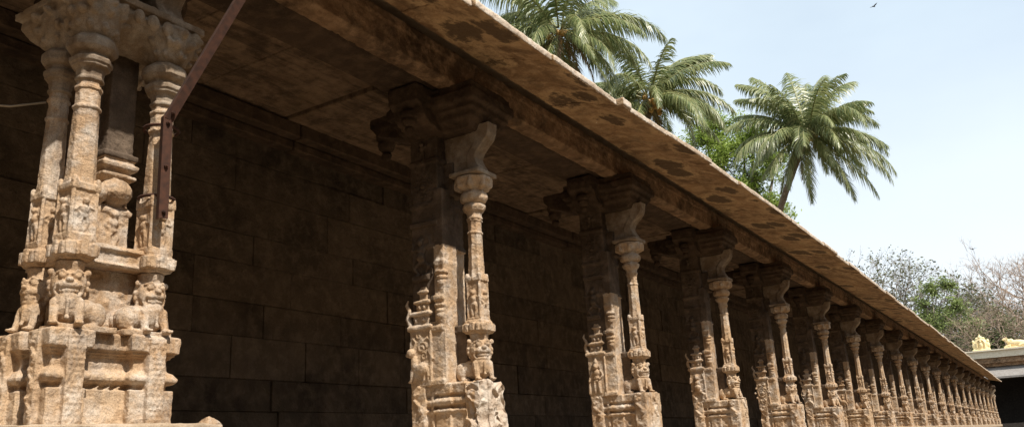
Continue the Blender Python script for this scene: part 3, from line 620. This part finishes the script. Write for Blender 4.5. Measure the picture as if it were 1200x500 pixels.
s = S(ZF); headblock(s); s.build('head_block', M['soot'], P1, vox=.012, wob=(.012, 4), ero=(.004, 30))

# ------------------------------------------------------------------ small fittings at the near pillar
pr = empty('steel_prop', (-3.80, 2.62, 1.29)); tag(pr, 'rusty brown steel strut bolted to the large left pillar and rising to the eave', 'strut')
def angle_bar(a, b, wdir, w=.05, t=.008, name='bar', holes=()):
    a = Vector(a); b = Vector(b); d = (b - a).normalized(); wv = Vector(wdir); wv = (wv - d*wv.dot(d)).normalized(); n = d.cross(wv)
    s = S()
    for (u0, u1, n0, n1) in ((-w/2, w/2, 0, t), (-w/2, -w/2 + t, t, w*.8)):
        s.add([tuple(p + wv*u + n*q) for p in (a, b) for u, q in ((u0, n0), (u1, n0), (u1, n1), (u0, n1))], [(0, 3, 2, 1), (4, 5, 6, 7), (0, 1, 5, 4), (1, 2, 6, 5), (2, 3, 7, 6), (3, 0, 4, 7)])
    o = mesh_obj(name, s.v, s.f, M['rust'], pr); bm = bmesh.new(); bm.from_mesh(o.data); bmesh.ops.recalc_face_normals(bm, faces=bm.faces); bm.to_mesh(o.data); bm.free()
    for h in holes:
        c = a.lerp(b, h); q = S(); q.tube([tuple(c - n*.012), tuple(c + n*.002)], .011, 6); q.tube([tuple(c - n*.02), tuple(c - n*.01)], .006, 6); mesh_obj('bolt', q.v, q.f, M['rust'], o)
    return o
angle_bar((0, 0, 0), (0, -.01, .58), (.25, 1, 0), name='upright', holes=(.06, .5, .93))
angle_bar((0.002, -.005, .56), (.56, .38, 1.925), (.25, 1, 0), name='diagonal', holes=(.03,))
s = S(); s.lathe(.035 + .2, .065, [(0, .088), (.03, .088)], 16)
s = S(); 
for rr_ in (1,):
    pts = [(-3.965 + .092*math.cos(a), 2.685 + .092*math.sin(a), 1.44) for a in np.linspace(0, 2*math.pi, 17)]
s.tube([(p[0] + 3.80, p[1] - 2.62, p[2] - 1.29) for p in pts], .009, 6); mesh_obj('clamp_ring', s.v, s.f, M['rust'], pr)
s = S(); s.tube([(p[0] + 3.80, p[1] - 2.62, p[2] - 1.29 + .41) for p in pts], .009, 6); mesh_obj('clamp_ring', s.v, s.f, M['rust'], pr)
s = S(); s.tube([(-.45, -.62, -.02), (-.3, -.38, -.005), (-.12, -.12, .0), (0, 0, .03)], .006, 6)
o = mesh_obj('cable', s.v, s.f, M['rope'], None, True, (-4.25, 2.18, 1.90)); tag(o, 'thin pale cable stretched to the large pillar near the left edge', 'cable')
s = S(); s.hexa([(-.04, -.05, 0), (.035, -.045, 0), (.04, .04, 0), (-.03, .045, 0)], [(-.03, -.03, .03), (.02, -.02, .042), (.02, .025, .024), (-.02, .03, .034)]); o = s.build('loose_stone', M['carved'], None, vox=.005, wob=(.006, 12), ero=(.004, 25), loc=(-3.74, 2.93, .222)); tag(o, 'small loose stone lying on the plinth edge right of the large pillar', 'stone')

# ------------------------------------------------------------------ hall across the end
hall = empty('end_hall', (0, 80, -1.3)); tag(hall, 'far hall with dark open front and pale parapet closing the courtyard', 'hall')
def hp(s, name, mat): o = mesh_obj(name, s.v, s.f, M[mat], hall); o.location = (0, -80, 1.3); return o
s = S(); s.box(-14, 32, 80.3, 90, 4.76, 5.02); s.box(-14, 32, 80.05, 80.6, 5.023, 5.2); s.box(-14, 32, 80.15, 80.7, 5.203, 5.47); hp(s, 'cornice', 'beam')
s = S(); s.box(-14, 32, 80.0, 90, 5.475, 6.02); s.box(-14, 32, 79.80, 80.4, 6.023, 6.12); hp(s, 'parapet', 'lime')
s = S(); s.hexa([(-14, 79.5, 3.75), (32, 79.5, 3.75), (32, 80.6, 4.25), (-14, 80.6, 4.25)], [(-14, 79.5, 3.9), (32, 79.5, 3.9), (32, 80.6, 4.755), (-14, 80.6, 4.755)]); hp(s, 'eave', 'cement')
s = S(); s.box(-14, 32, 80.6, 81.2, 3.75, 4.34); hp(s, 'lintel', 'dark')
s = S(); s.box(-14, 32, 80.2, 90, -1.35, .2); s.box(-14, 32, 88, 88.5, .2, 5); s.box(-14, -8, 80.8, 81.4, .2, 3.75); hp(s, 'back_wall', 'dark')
for x in (-.9, 3.2, 7.3, 11.4, 15.5, 19.6, 23.7):
    s = S(); s.mould(x - .28, x + .28, 80.6, 81.16, [(.2, .1), (.5, .1), (.55, .0), (1.5, 0), (1.55, -.05), (3.1, -.05), (3.2, .05), (3.5, .15), (3.75, .2)]); hp(s, 'column', 'cement')
s = S(); s.mould(-.75, .75, -.25, .25, [(0, .05), (.12, .05), (.13, 0), (.25, 0)])
s.box(-.55, .55, -.2, .2, .2, .85); s.ell((0, 0, .85), (.58, .24, .45)); s.ell((0, 0, 1.32), (.22, .2, .22)); s.ell((0, 0, 1.55), (.09, .09, .14))
for sg in (-1, 1): s.ell((sg*.62, 0, .55), (.2, .2, .32)); s.ell((sg*.66, 0, .95), (.13, .16, .2)); s.ell((sg*.3, 0, 1.25), (.14, .16, .14)); s.tube([(sg*.35, -.27, .3), (sg*.36, -.27, .8), (sg*.2, -.28, 1.05), (0, -.28, 1.12)], .06)
s.ell((0, -.28, .55), (.17, .12, .3)); s.ell((0, -.3, .92), (.1, .1, .12))
o = s.build('shrine_ornament', M['cream'], None, vox=.032, loc=(-4.25, 80.3, 6.11)); o.scale = (.82,)*3; tag(o, 'cream arched shrine ornament with a seated figure on the far parapet', 'statue')
s = S(); s.mould(-1.0, 1.0, -.25, .25, [(0, .05), (.14, .05), (.15, 0)])                    # reclining bull
s.ell((.1, 0, .45), (.85, .28, .32)); s.ell((-.35, 0, .72), (.22, .2, .2)); s.tube([(-.5, 0, .55), (-.68, 0, .78), (-.72, 0, .9)], [.24, .2, .16]); s.ell((-.86, 0, .88), (.25, .14, .13))
for sg in (-1, 1): s.cap((-.72, sg*.1, .98), (-.66, sg*.16, 1.18), .04, .02); s.cap((-.5, sg*.24, .25), (-.9, sg*.24, .2), .09, .07); s.cap((.7, sg*.26, .3), (.25, sg*.3, .2), .14, .07); s.ell((-.62, sg*.2, .9), (.06, .1, .05))
s.tube([(.92, 0, .55), (1.02, 0, .4), (.95, .05, .2)], .05)
o = s.build('bull_statue', M['cream'], None, vox=.032, loc=(-1.75, 80.3, 6.11)); o.scale = (.85,)*3; tag(o, 'cream reclining bull statue on the far parapet at the right edge', 'statue')
s = S(); s.box(4, 6, 80.1, 80.6, 6.1, 6.5)

sh = empty('sky_blocker_side', (12, 10, -1.3)); tag(sh, 'unseen dark block added across the courtyard to cut sky light', 'sky blocker')  # added out of view so less low sky light reaches the gallery
s = S(); s.box(10, 16, -26, 58, -1.3, 8.0); s.box(9.7, 16, -26.2, 58.2, 8.003, 8.5); s.box(9.9, 16, -26, 58, 8.503, 9.6); s.box(9.7, 16, -26, 58, -1.3, -.4)
for i in range(28): s.box(9.85, 10.01, -25 + 3*i, -24.4 + 3*i, -.397, 7.99)
o = mesh_obj('wall', s.v, s.f, M['dusky'], sh); o.location = (-12, -10, 1.3)
gt = empty('sky_blocker_near', (0, -24, -1.3)); tag(gt, 'unseen dark block added at the near end to cut sky light', 'gateway')  # unseen mass put in behind the camera to keep the gallery's shade dark
s = S(); s.box(-12, 9.8, -30, -22, -1.3, 8.2); s.box(-12.2, 9.6, -30, -21.7, 8.203, 8.8); s.box(-11, 9, -29.5, -22.5, 8.803, 11)
o = mesh_obj('wall', s.v, s.f, M['dusky'], gt); o.location = (0, 24, 1.3)

# ------------------------------------------------------------------ palms
Rh = Vector((.8425, .5387, 0)); Dh = Vector((-.5387, .8425, 0))      # picture-right and away, flattened
def palm(label, base, top, fronds, seed, r0=.2, nuts=9, bd=-.5):
    rr = random.Random(seed); root = empty('coconut_palm', base); tag(root, label, 'palm tree', 'coconut palms behind the gallery')
    B = Vector(base); T = Vector(top); s = S(); pts = []; rs = []
    n = 60
    for i in range(n + 1):
        t = i/n; p = B.lerp(T, t); bend = (1 - (2*t - 1)**2)*.9; p = p + Vector((Rh.x*bend, Rh.y*bend, 0))*bd
        pts.append(tuple(p - B)); rs.append(r0*(1.5 - .5*min(1, t*8))*(1 - .35*t)*(1.05 if i % 2 else .96))
    s.tube(pts, rs, 10); mesh_obj('trunk', s.v, s.f, M['palmtrunk'], root, False)
    V = []; F = []; RV = S()
    top = T - B
    def frond(a, el, ln, dr, tw=0):
        h = Rh*math.cos(a) + Dh*math.sin(a); p = top + h*.15 + Vector((0, 0, rr.uniform(-.15, .25))); e = el; m = 26; pts = []; 
        for i in range(m + 1):
            pts.append((p.copy(), e)); t = i/m; d = h*math.cos(e) + Vector((0, 0, math.sin(e))); p = p + d*(ln/m); e -= dr/m*(.5 + 1.0*t)
            e = max(e, -1.45)
        RV.tube([tuple(q[0]) for q in pts[::2]], [.045*(1 - .85*i/13) for i in range(len(pts[::2]))], 5)
        side = h.cross(Vector((0, 0, 1))).normalized()
        side = (side*math.cos(tw) + Vector((0, 0, 1))*math.sin(tw)).normalized()
        nl = int(ln*19)
        for i in range(nl):
            t = .12 + .88*i/nl; fi = t*m; j = min(m - 1, int(fi)); q = pts[j][0].lerp(pts[j + 1][0], fi - j); ee = pts[j][1]
            d = h*math.cos(ee) + Vector((0, 0, math.sin(ee))); upv = side.cross(d).normalized()
            if upv.z < 0: upv = -upv
            L0 = ln*.25*(math.sin(math.pi*min(1, (t*.86 + .12)))**.55)*rr.uniform(.8, 1.1)
            for sg in (-1, 1):
                if rr.random() < .05: continue
                ld = (side*sg*.75 + d*(.45 + .5*t) + upv*rr.uniform(-.1, .35)).normalized()
                w = d*.5*.058*rr.uniform(.8, 1.2); p0 = q; seg = 3; prev = None; cur = p0; dirn = ld; idx0 = len(V); gr = rr.uniform(.35, .85)
                for k in range(seg + 1):
                    ww = w*(1, 1.1, .75, .08)[k]
                    V.append(tuple(cur - ww)); V.append(tuple(cur + ww)); dirn = (dirn + Vector((0, 0, -gr))).normalized(); cur = cur + dirn*(L0/seg)
                for k in range(seg): b = idx0 + 2*k; F.append((b, b + 1, b + 3, b + 2))
    for f in fronds: frond(f[0], f[1] + rr.uniform(-.08, .08), f[2]*rr.uniform(.9, 1.08), f[3]*rr.uniform(.8, 1.12), (f[4] if len(f) > 4 else 0) + rr.uniform(-.3, .3))
    cr = mesh_obj('crown', V, F, M['palmleaf'], root)
    V.clear(); F.clear()
    for i in range(4): frond(rr.uniform(0, 6.28), -.9, rr.uniform(2.4, 3.2), .7)
    mesh_obj('dead_fronds', V, F, M['deadleaf'], cr)
    mesh_obj('frond_ribs', RV.v, RV.f, M['palmrib'], cr, True)
    for i in range(nuts):
        a = rr.uniform(-math.pi, 0) if i % 3 else rr.uniform(0, math.pi); q = top + (Rh*math.cos(a) + Dh*math.sin(a))*rr.uniform(.28, .5) + Vector((0, 0, rr.uniform(-.75, -.1)))
        s = S(); s.ell(tuple(q), (.12, .12, .15), 8, 6); s.tube([tuple(q + Vector((0, 0, .12))), tuple(top)], .015, 4); mesh_obj('coconut', s.v, s.f, M['coconut'], root, True)
    return root
def fan(rr, n, el0, el1, ln, dr=(1.2, 2.2), a0=0., a1=2*math.pi):
    return [(a0 + (a1 - a0)*(i + rr.uniform(-.3, .3))/n, rr.uniform(el0, el1), ln*rr.uniform(.85, 1.1), rr.uniform(*dr), rr.uniform(-.5, .5)) for i in range(n)]
q = random.Random(1)
FA = [(.0, .55, 5.0, 1.9, .3), (.35, .35, 4.6, 1.8, .2), (-.4, -.15, 4.4, 1.5, .3), (-.7, -.3, 4.0, 1.3, 0), (2.9, .5, 4.8, 1.9, 0), (3.3, .1, 4.4, 1.8, .3), (2.5, .9, 5, 1.6, 0), (.7, 1.0, 5, 1.4, .2), (3.7, -.3, 3.6, 1.2, 0), (-.2, -.5, 3.8, 1., .2)] + fan(q, 8, .7, 1.3, 4.8, (.8, 1.6)) + fan(q, 9, -.2, .4, 4.4) + fan(q, 6, -.9, -.4, 3.4, (.6, 1.2))
palm('tall coconut palm at far left of the palms, its head cut by the top edge', (-15.9, 29.2, -1.3), (-14.64, 28.21, 16.9), FA, 3, nuts=14)
FB = [(.15, 1.15, 4.0, 1.4, .2), (.3, 1.2, 3.8, 1.5, .1), (1.8, .9, 3.8, 2.0, 0), (.05, .75, 4.4, 1.9, .4), (.5, .5, 4.2, 1.8, .2), (-.25, .1, 4.4, 1.7, .3), (-.1, .25, 4.2, 1.6, .3), (-.5, -.2, 4.2, 1.4, .3), (-.9, -.1, 4, 1.5, 0), (3.0, .6, 4.0, 2.0, .2), (3.4, .1, 3.8, 1.6, .1)] + fan(q, 6, .7, 1.2, 4.0, (1.0, 1.6)) + fan(q, 12, -.1, .6, 4.1) + fan(q, 6, -.9, -.3, 3.4, (.6, 1.2))
palm('coconut palm with yellow nuts in the middle, overlapping the bright green tree', (-14.3, 34.9, -1.3), (-13.31, 34.27, 15.6), FB, 8, nuts=12)
FC = [(.7, 1.32, 5.3, .75, .2), (.3, 1.15, 5.1, 1.0, .1), (2.3, 1.35, 5.2, .7, .2), (2.8, 1.2, 5.0, 1.0, 0), (1.5, 1.4, 5.0, .6, .3), (.05, .72, 4.9, 1.7, .2), (.0, .25, 4.8, 1.35, .3), (-.15, -.1, 4.8, 1.3, .3), (-.45, -.35, 4.9, 1.1, .2), (.5, .95, 4.7, 1.2, .1), (1.0, 1.3, 4.8, .7, 0), (2.0, 1.3, 4.8, .8, .2), (2.6, 1.0, 4.7, 1.1, .3), (3.0, .75, 4.4, 1.7, .2), (3.2, .35, 4.6, 1.5, .3), (3.5, .1, 4.5, 1.6, .2), (3.6, -.35, 4.4, 1.2, .2), (-.8, .2, 4.6, 1.8, .2), (-1.2, .5, 4.6, 2.2, .3), (-1.6, .3, 4.4, 2., .1), (-2.1, .2, 4.5, 2., .3), (-.3, -.7, 4.6, .8, .2), (.3, -.6, 4.6, .9, 0)] + fan(q, 8, .8, 1.3, 4.6, (.9, 1.6)) + fan(q, 13, .0, .8, 4.4, (1.3, 2.)) + fan(q, 9, -1.1, -.4, 4.0, (.5, 1.0))
palm('coconut palm standing alone against the sky to the right, leaning trunk', (-15.2, 48.6, -1.3), (-8.55, 44.7, 15.65), FC, 11, nuts=8, bd=-1.3, r0=.24)

# ------------------------------------------------------------------ broadleaf and bare trees
def tree(name, label, base, h, spread, seed, leaf=None, nleaf=0, lsz=.2, depth=6, bark='bark', r0=.3, cat='tree', crown_c=None, up=.55, split=(2, 3), grp='trees beyond the gallery', ang=.55, shrink=.74, lean=(0, 0)):
    rr = random.Random(seed); root = empty(name, base); tag(root, label, cat, grp)
    T = S(); tips = []
    Bv = S()
    def grow(p, d, ln, r, lv):
        s = Bv if lv < depth else T
        m = p + d*ln*.5 + Vector((rr.uniform(-1, 1), rr.uniform(-1, 1), rr.uniform(-1, 1)))*ln*.07; e = p + d*ln
        tgt = T if lv == depth else Bv
        n = 6 if r > .08 else (4 if r > .03 else 3)
        tgt.tube([tuple(p), tuple(m), tuple(e)], [r, r*.86, r*.72], n)
        if lv <= 2: tips.append(e)
        if lv <= 1: tips.append(m)
        if lv == 0: return
        for i in range(rr.choice(split) if lv < depth else 4):
            nd = (d + Vector((rr.gauss(0, ang), rr.gauss(0, ang), rr.gauss(0, ang*.75)))*spread + Vector((0, 0, up*.22))).normalized()
            grow(e if i else p.lerp(e, rr.uniform(.75, 1)), nd, ln*shrink*rr.uniform(.8, 1.2), r*.66, lv - 1)
    grow(Vector((0, 0, -.1)), Vector((lean[0], lean[1], 1)).normalized(), h*.30, r0, depth)
    mesh_obj('trunk', T.v, T.f, M[bark], root, True); lim = mesh_obj('branches', Bv.v, Bv.f, M[bark], root, True)
    if leaf and nleaf:
        V = []; F = []
        for i in range(nleaf):
            c = rr.choice(tips) + Vector((rr.gauss(0, 1), rr.gauss(0, 1), rr.gauss(0, .8)))*lsz*1.7
            a = Vector((rr.gauss(0, 1), rr.gauss(0, 1), rr.gauss(0, .6))).normalized(); b = a.cross(Vector((rr.gauss(0, 1), rr.gauss(0, 1), rr.gauss(0, 1)))).normalized()
            q = lsz*rr.uniform(.6, 1.2); n = len(V); V += [tuple(c - a*q), tuple(c + b*q*.45), tuple(c + a*q), tuple(c - b*q*.45)]; F.append((n, n + 1, n + 2, n + 3))
        mesh_obj('foliage', V, F, M[leaf], root)
    return root
def leafy(label, base, clumps, n, leaf, lsz, seed, r0=.3, bark='bark'):
    """broadleaf tree: trunk, limbs to each clump, leaves gathered on twigs in uneven clumps"""
    rr = random.Random(seed); root = empty('leafy_tree', base); tag(root, label, 'tree', 'trees beyond the gallery'); B = Vector(base)
    cs = [(Vector(c) - B, r) for c, r in clumps]; mid = sum((c for c, r in cs), Vector())/len(cs); fork = Vector((mid.x*.5, mid.y*.5, mid.z*.55))
    T = S(); T.tube([(0, 0, -.2), tuple(fork*.5 + Vector((.2, .1, 0))), tuple(fork)], [r0*1.3, r0, r0*.8], 8); mesh_obj('trunk', T.v, T.f, M[bark], root, True)
    Bv = S(); V = []; F = []; tips = []
    for c, r in cs:
        m = fork.lerp(c, .5) + Vector((rr.uniform(-.5, .5), rr.uniform(-.5, .5), 0)); Bv.tube([tuple(fork), tuple(m), tuple(c)], [r0*.55, r0*.35, r0*.15], 5)
        for q in range(int(10 + r*9)):
            d = Vector((rr.gauss(0, 1), rr.gauss(0, 1), rr.gauss(.25, .9))).normalized()*r*rr.uniform(.45, 1.1); e = c + d
            Bv.tube([tuple(c + d*.05), tuple(c + d*.6 + Vector((0, 0, -.1))), tuple(e)], [.06, .035, .012], 3)
            tips.append((e, r*rr.uniform(.12, .3))); tips.append((c + d*.6, r*rr.uniform(.12, .25)))
    mesh_obj('branches', Bv.v, Bv.f, M[bark], root, True)
    for i in range(n):
        e, q_ = rr.choice(tips); c = e + Vector((rr.gauss(0, 1), rr.gauss(0, 1), rr.gauss(0, .6)))*q_
        a = Vector((rr.gauss(0, 1), rr.gauss(0, 1), rr.gauss(-.3, .5))).normalized(); b = a.cross(Vector((rr.gauss(0, .5), rr.gauss(0, .5), 1))).normalized()
        q = lsz*rr.uniform(.6, 1.25); k = len(V); V += [tuple(c - a*q), tuple(c + b*q*.42), tuple(c + a*q), tuple(c - b*q*.42)]; F.append((k, k + 1, k + 2, k + 3))
    mesh_obj('foliage', V, F, M[leaf], root)
leafy('bright green leafy tree behind the middle palm', (-15.5, 50.5, -1.3), [((-15.2, 50.2, 19.6), 1.5), ((-15.8, 50, 18.6), 1.6), ((-13.6, 50.6, 17.8), 1.5), ((-14.8, 49.6, 17.0), 1.7), ((-13.2, 50.8, 15.6), 1.6), ((-16.4, 50, 16.4), 1.7), ((-14.4, 50.6, 14.6), 1.8), ((-12.4, 51, 13.6), 1.3), ((-12.9, 50.6, 18.6), 1.3), ((-11.9, 51, 16.6), 1.2)], 30000, 'brightleaf', .11, 5, r0=.4)
G = 'trees beyond the gallery'
tree('sparse_tree', 'thin tree with sparse dark leaves rising just behind the eave', (-16.4, 104, -1.3), 19.3, .95, 12, 'dullleaf', 3200, .2, depth=8, split=(2, 3), r0=.3)
tree('sparse_tree', 'half bare tree with a few dark leaf tufts in the middle of the far trees', (-8.6, 108, -1.3), 16.5, 1.0, 25, 'dullleaf', 3500, .2, depth=8, split=(2, 3), r0=.3)
leafy('green leafy tree above the far end of the eave', (-9.0, 97, -1.3), [((-8.6, 97, 14.0), 1.2), ((-7.2, 97.5, 14.4), 1.0), ((-9.4, 97, 12.4), 1.4), ((-6.8, 97, 12.0), 1.3), ((-8.0, 96.5, 10.5), 1.8), ((-5.6, 97, 10.0), 1.2), ((-10.5, 97, 10.6), 1.6), ((-6.2, 97, 8.0), 1.6)], 8000, 'softleaf', .17, 31, r0=.25)
tree('bare_tree', 'big bare pinkish tree at the right edge', (-.4, 119, -1.3), 21, 1.05, 44, None, 0, depth=9, split=(2, 3), r0=.45, bark='twig')
tree('bare_tree', 'bare grey twiggy tree left of the big bare tree', (-5.0, 125, -1.3), 19, 1.0, 46, 'dullleaf', 900, .2, depth=8, split=(2, 3), r0=.35, bark='bark')
tree('thicket_tree', 'low brown tangled tree behind the bull statue', (-2.9, 101, -1.3), 12.5, 1.3, 51, 'dullleaf', 3000, .2, depth=8, r0=.22, bark='twig', split=(3, 3))
tree('thicket_tree', 'low green tangled tree beyond the far hall at the right edge', (.3, 104, -1.3), 12, 1.3, 57, 'midleaf', 14000, .2, depth=7, r0=.25, split=(3, 3))
leafy('dark green leafy tree low behind the shrine ornament', (-6.0, 102, -1.3), [((-6.2, 102, 10.0), 1.8), ((-4.6, 102, 8.6), 1.6), ((-7.6, 102, 8.2), 1.8), ((-5.5, 101.5, 7.4), 1.8), ((-3.2, 102, 7.6), 1.2)], 9000, 'midleaf', .18, 63, r0=.25)

# ------------------------------------------------------------------ birds
def bird(loc, label, rz, k):
    s = S(); s.tube([(-.22*k, 0, 0), (-.1*k, 0, .01), (.05*k, 0, .0), (.2*k, 0, 0)], [.008*k, .05*k, .06*k, .01*k], 7)
    o = empty('bird', loc, rz); tag(o, label, 'bird', 'birds in the sky'); mesh_obj('body', s.v, s.f, M['bird'], o, True)
    for sg in (-1, 1):
        mesh_obj('wing', [(.08*k, 0, .02*k), (.1*k, sg*.28*k, .12*k), (-.02*k, sg*.55*k, .16*k), (-.10*k, sg*.3*k, .09*k), (-.09*k, 0, .02*k), (.08*k, 0, .005*k), (.1*k, sg*.28*k, .11*k), (-.10*k, sg*.3*k, .08*k), (-.09*k, 0, .005*k)], [(0, 1, 3, 4), (1, 2, 3), (5, 8, 7, 6), (6, 7, 2)], M['bird'], o)
bird((-3.3, 35.78, 17.58), 'dark bird flying high near the top edge', .9, .42)
bird((-2.91, 68.8, 12.58), 'small dark bird flying low over the bare trees', 2.1, .7)
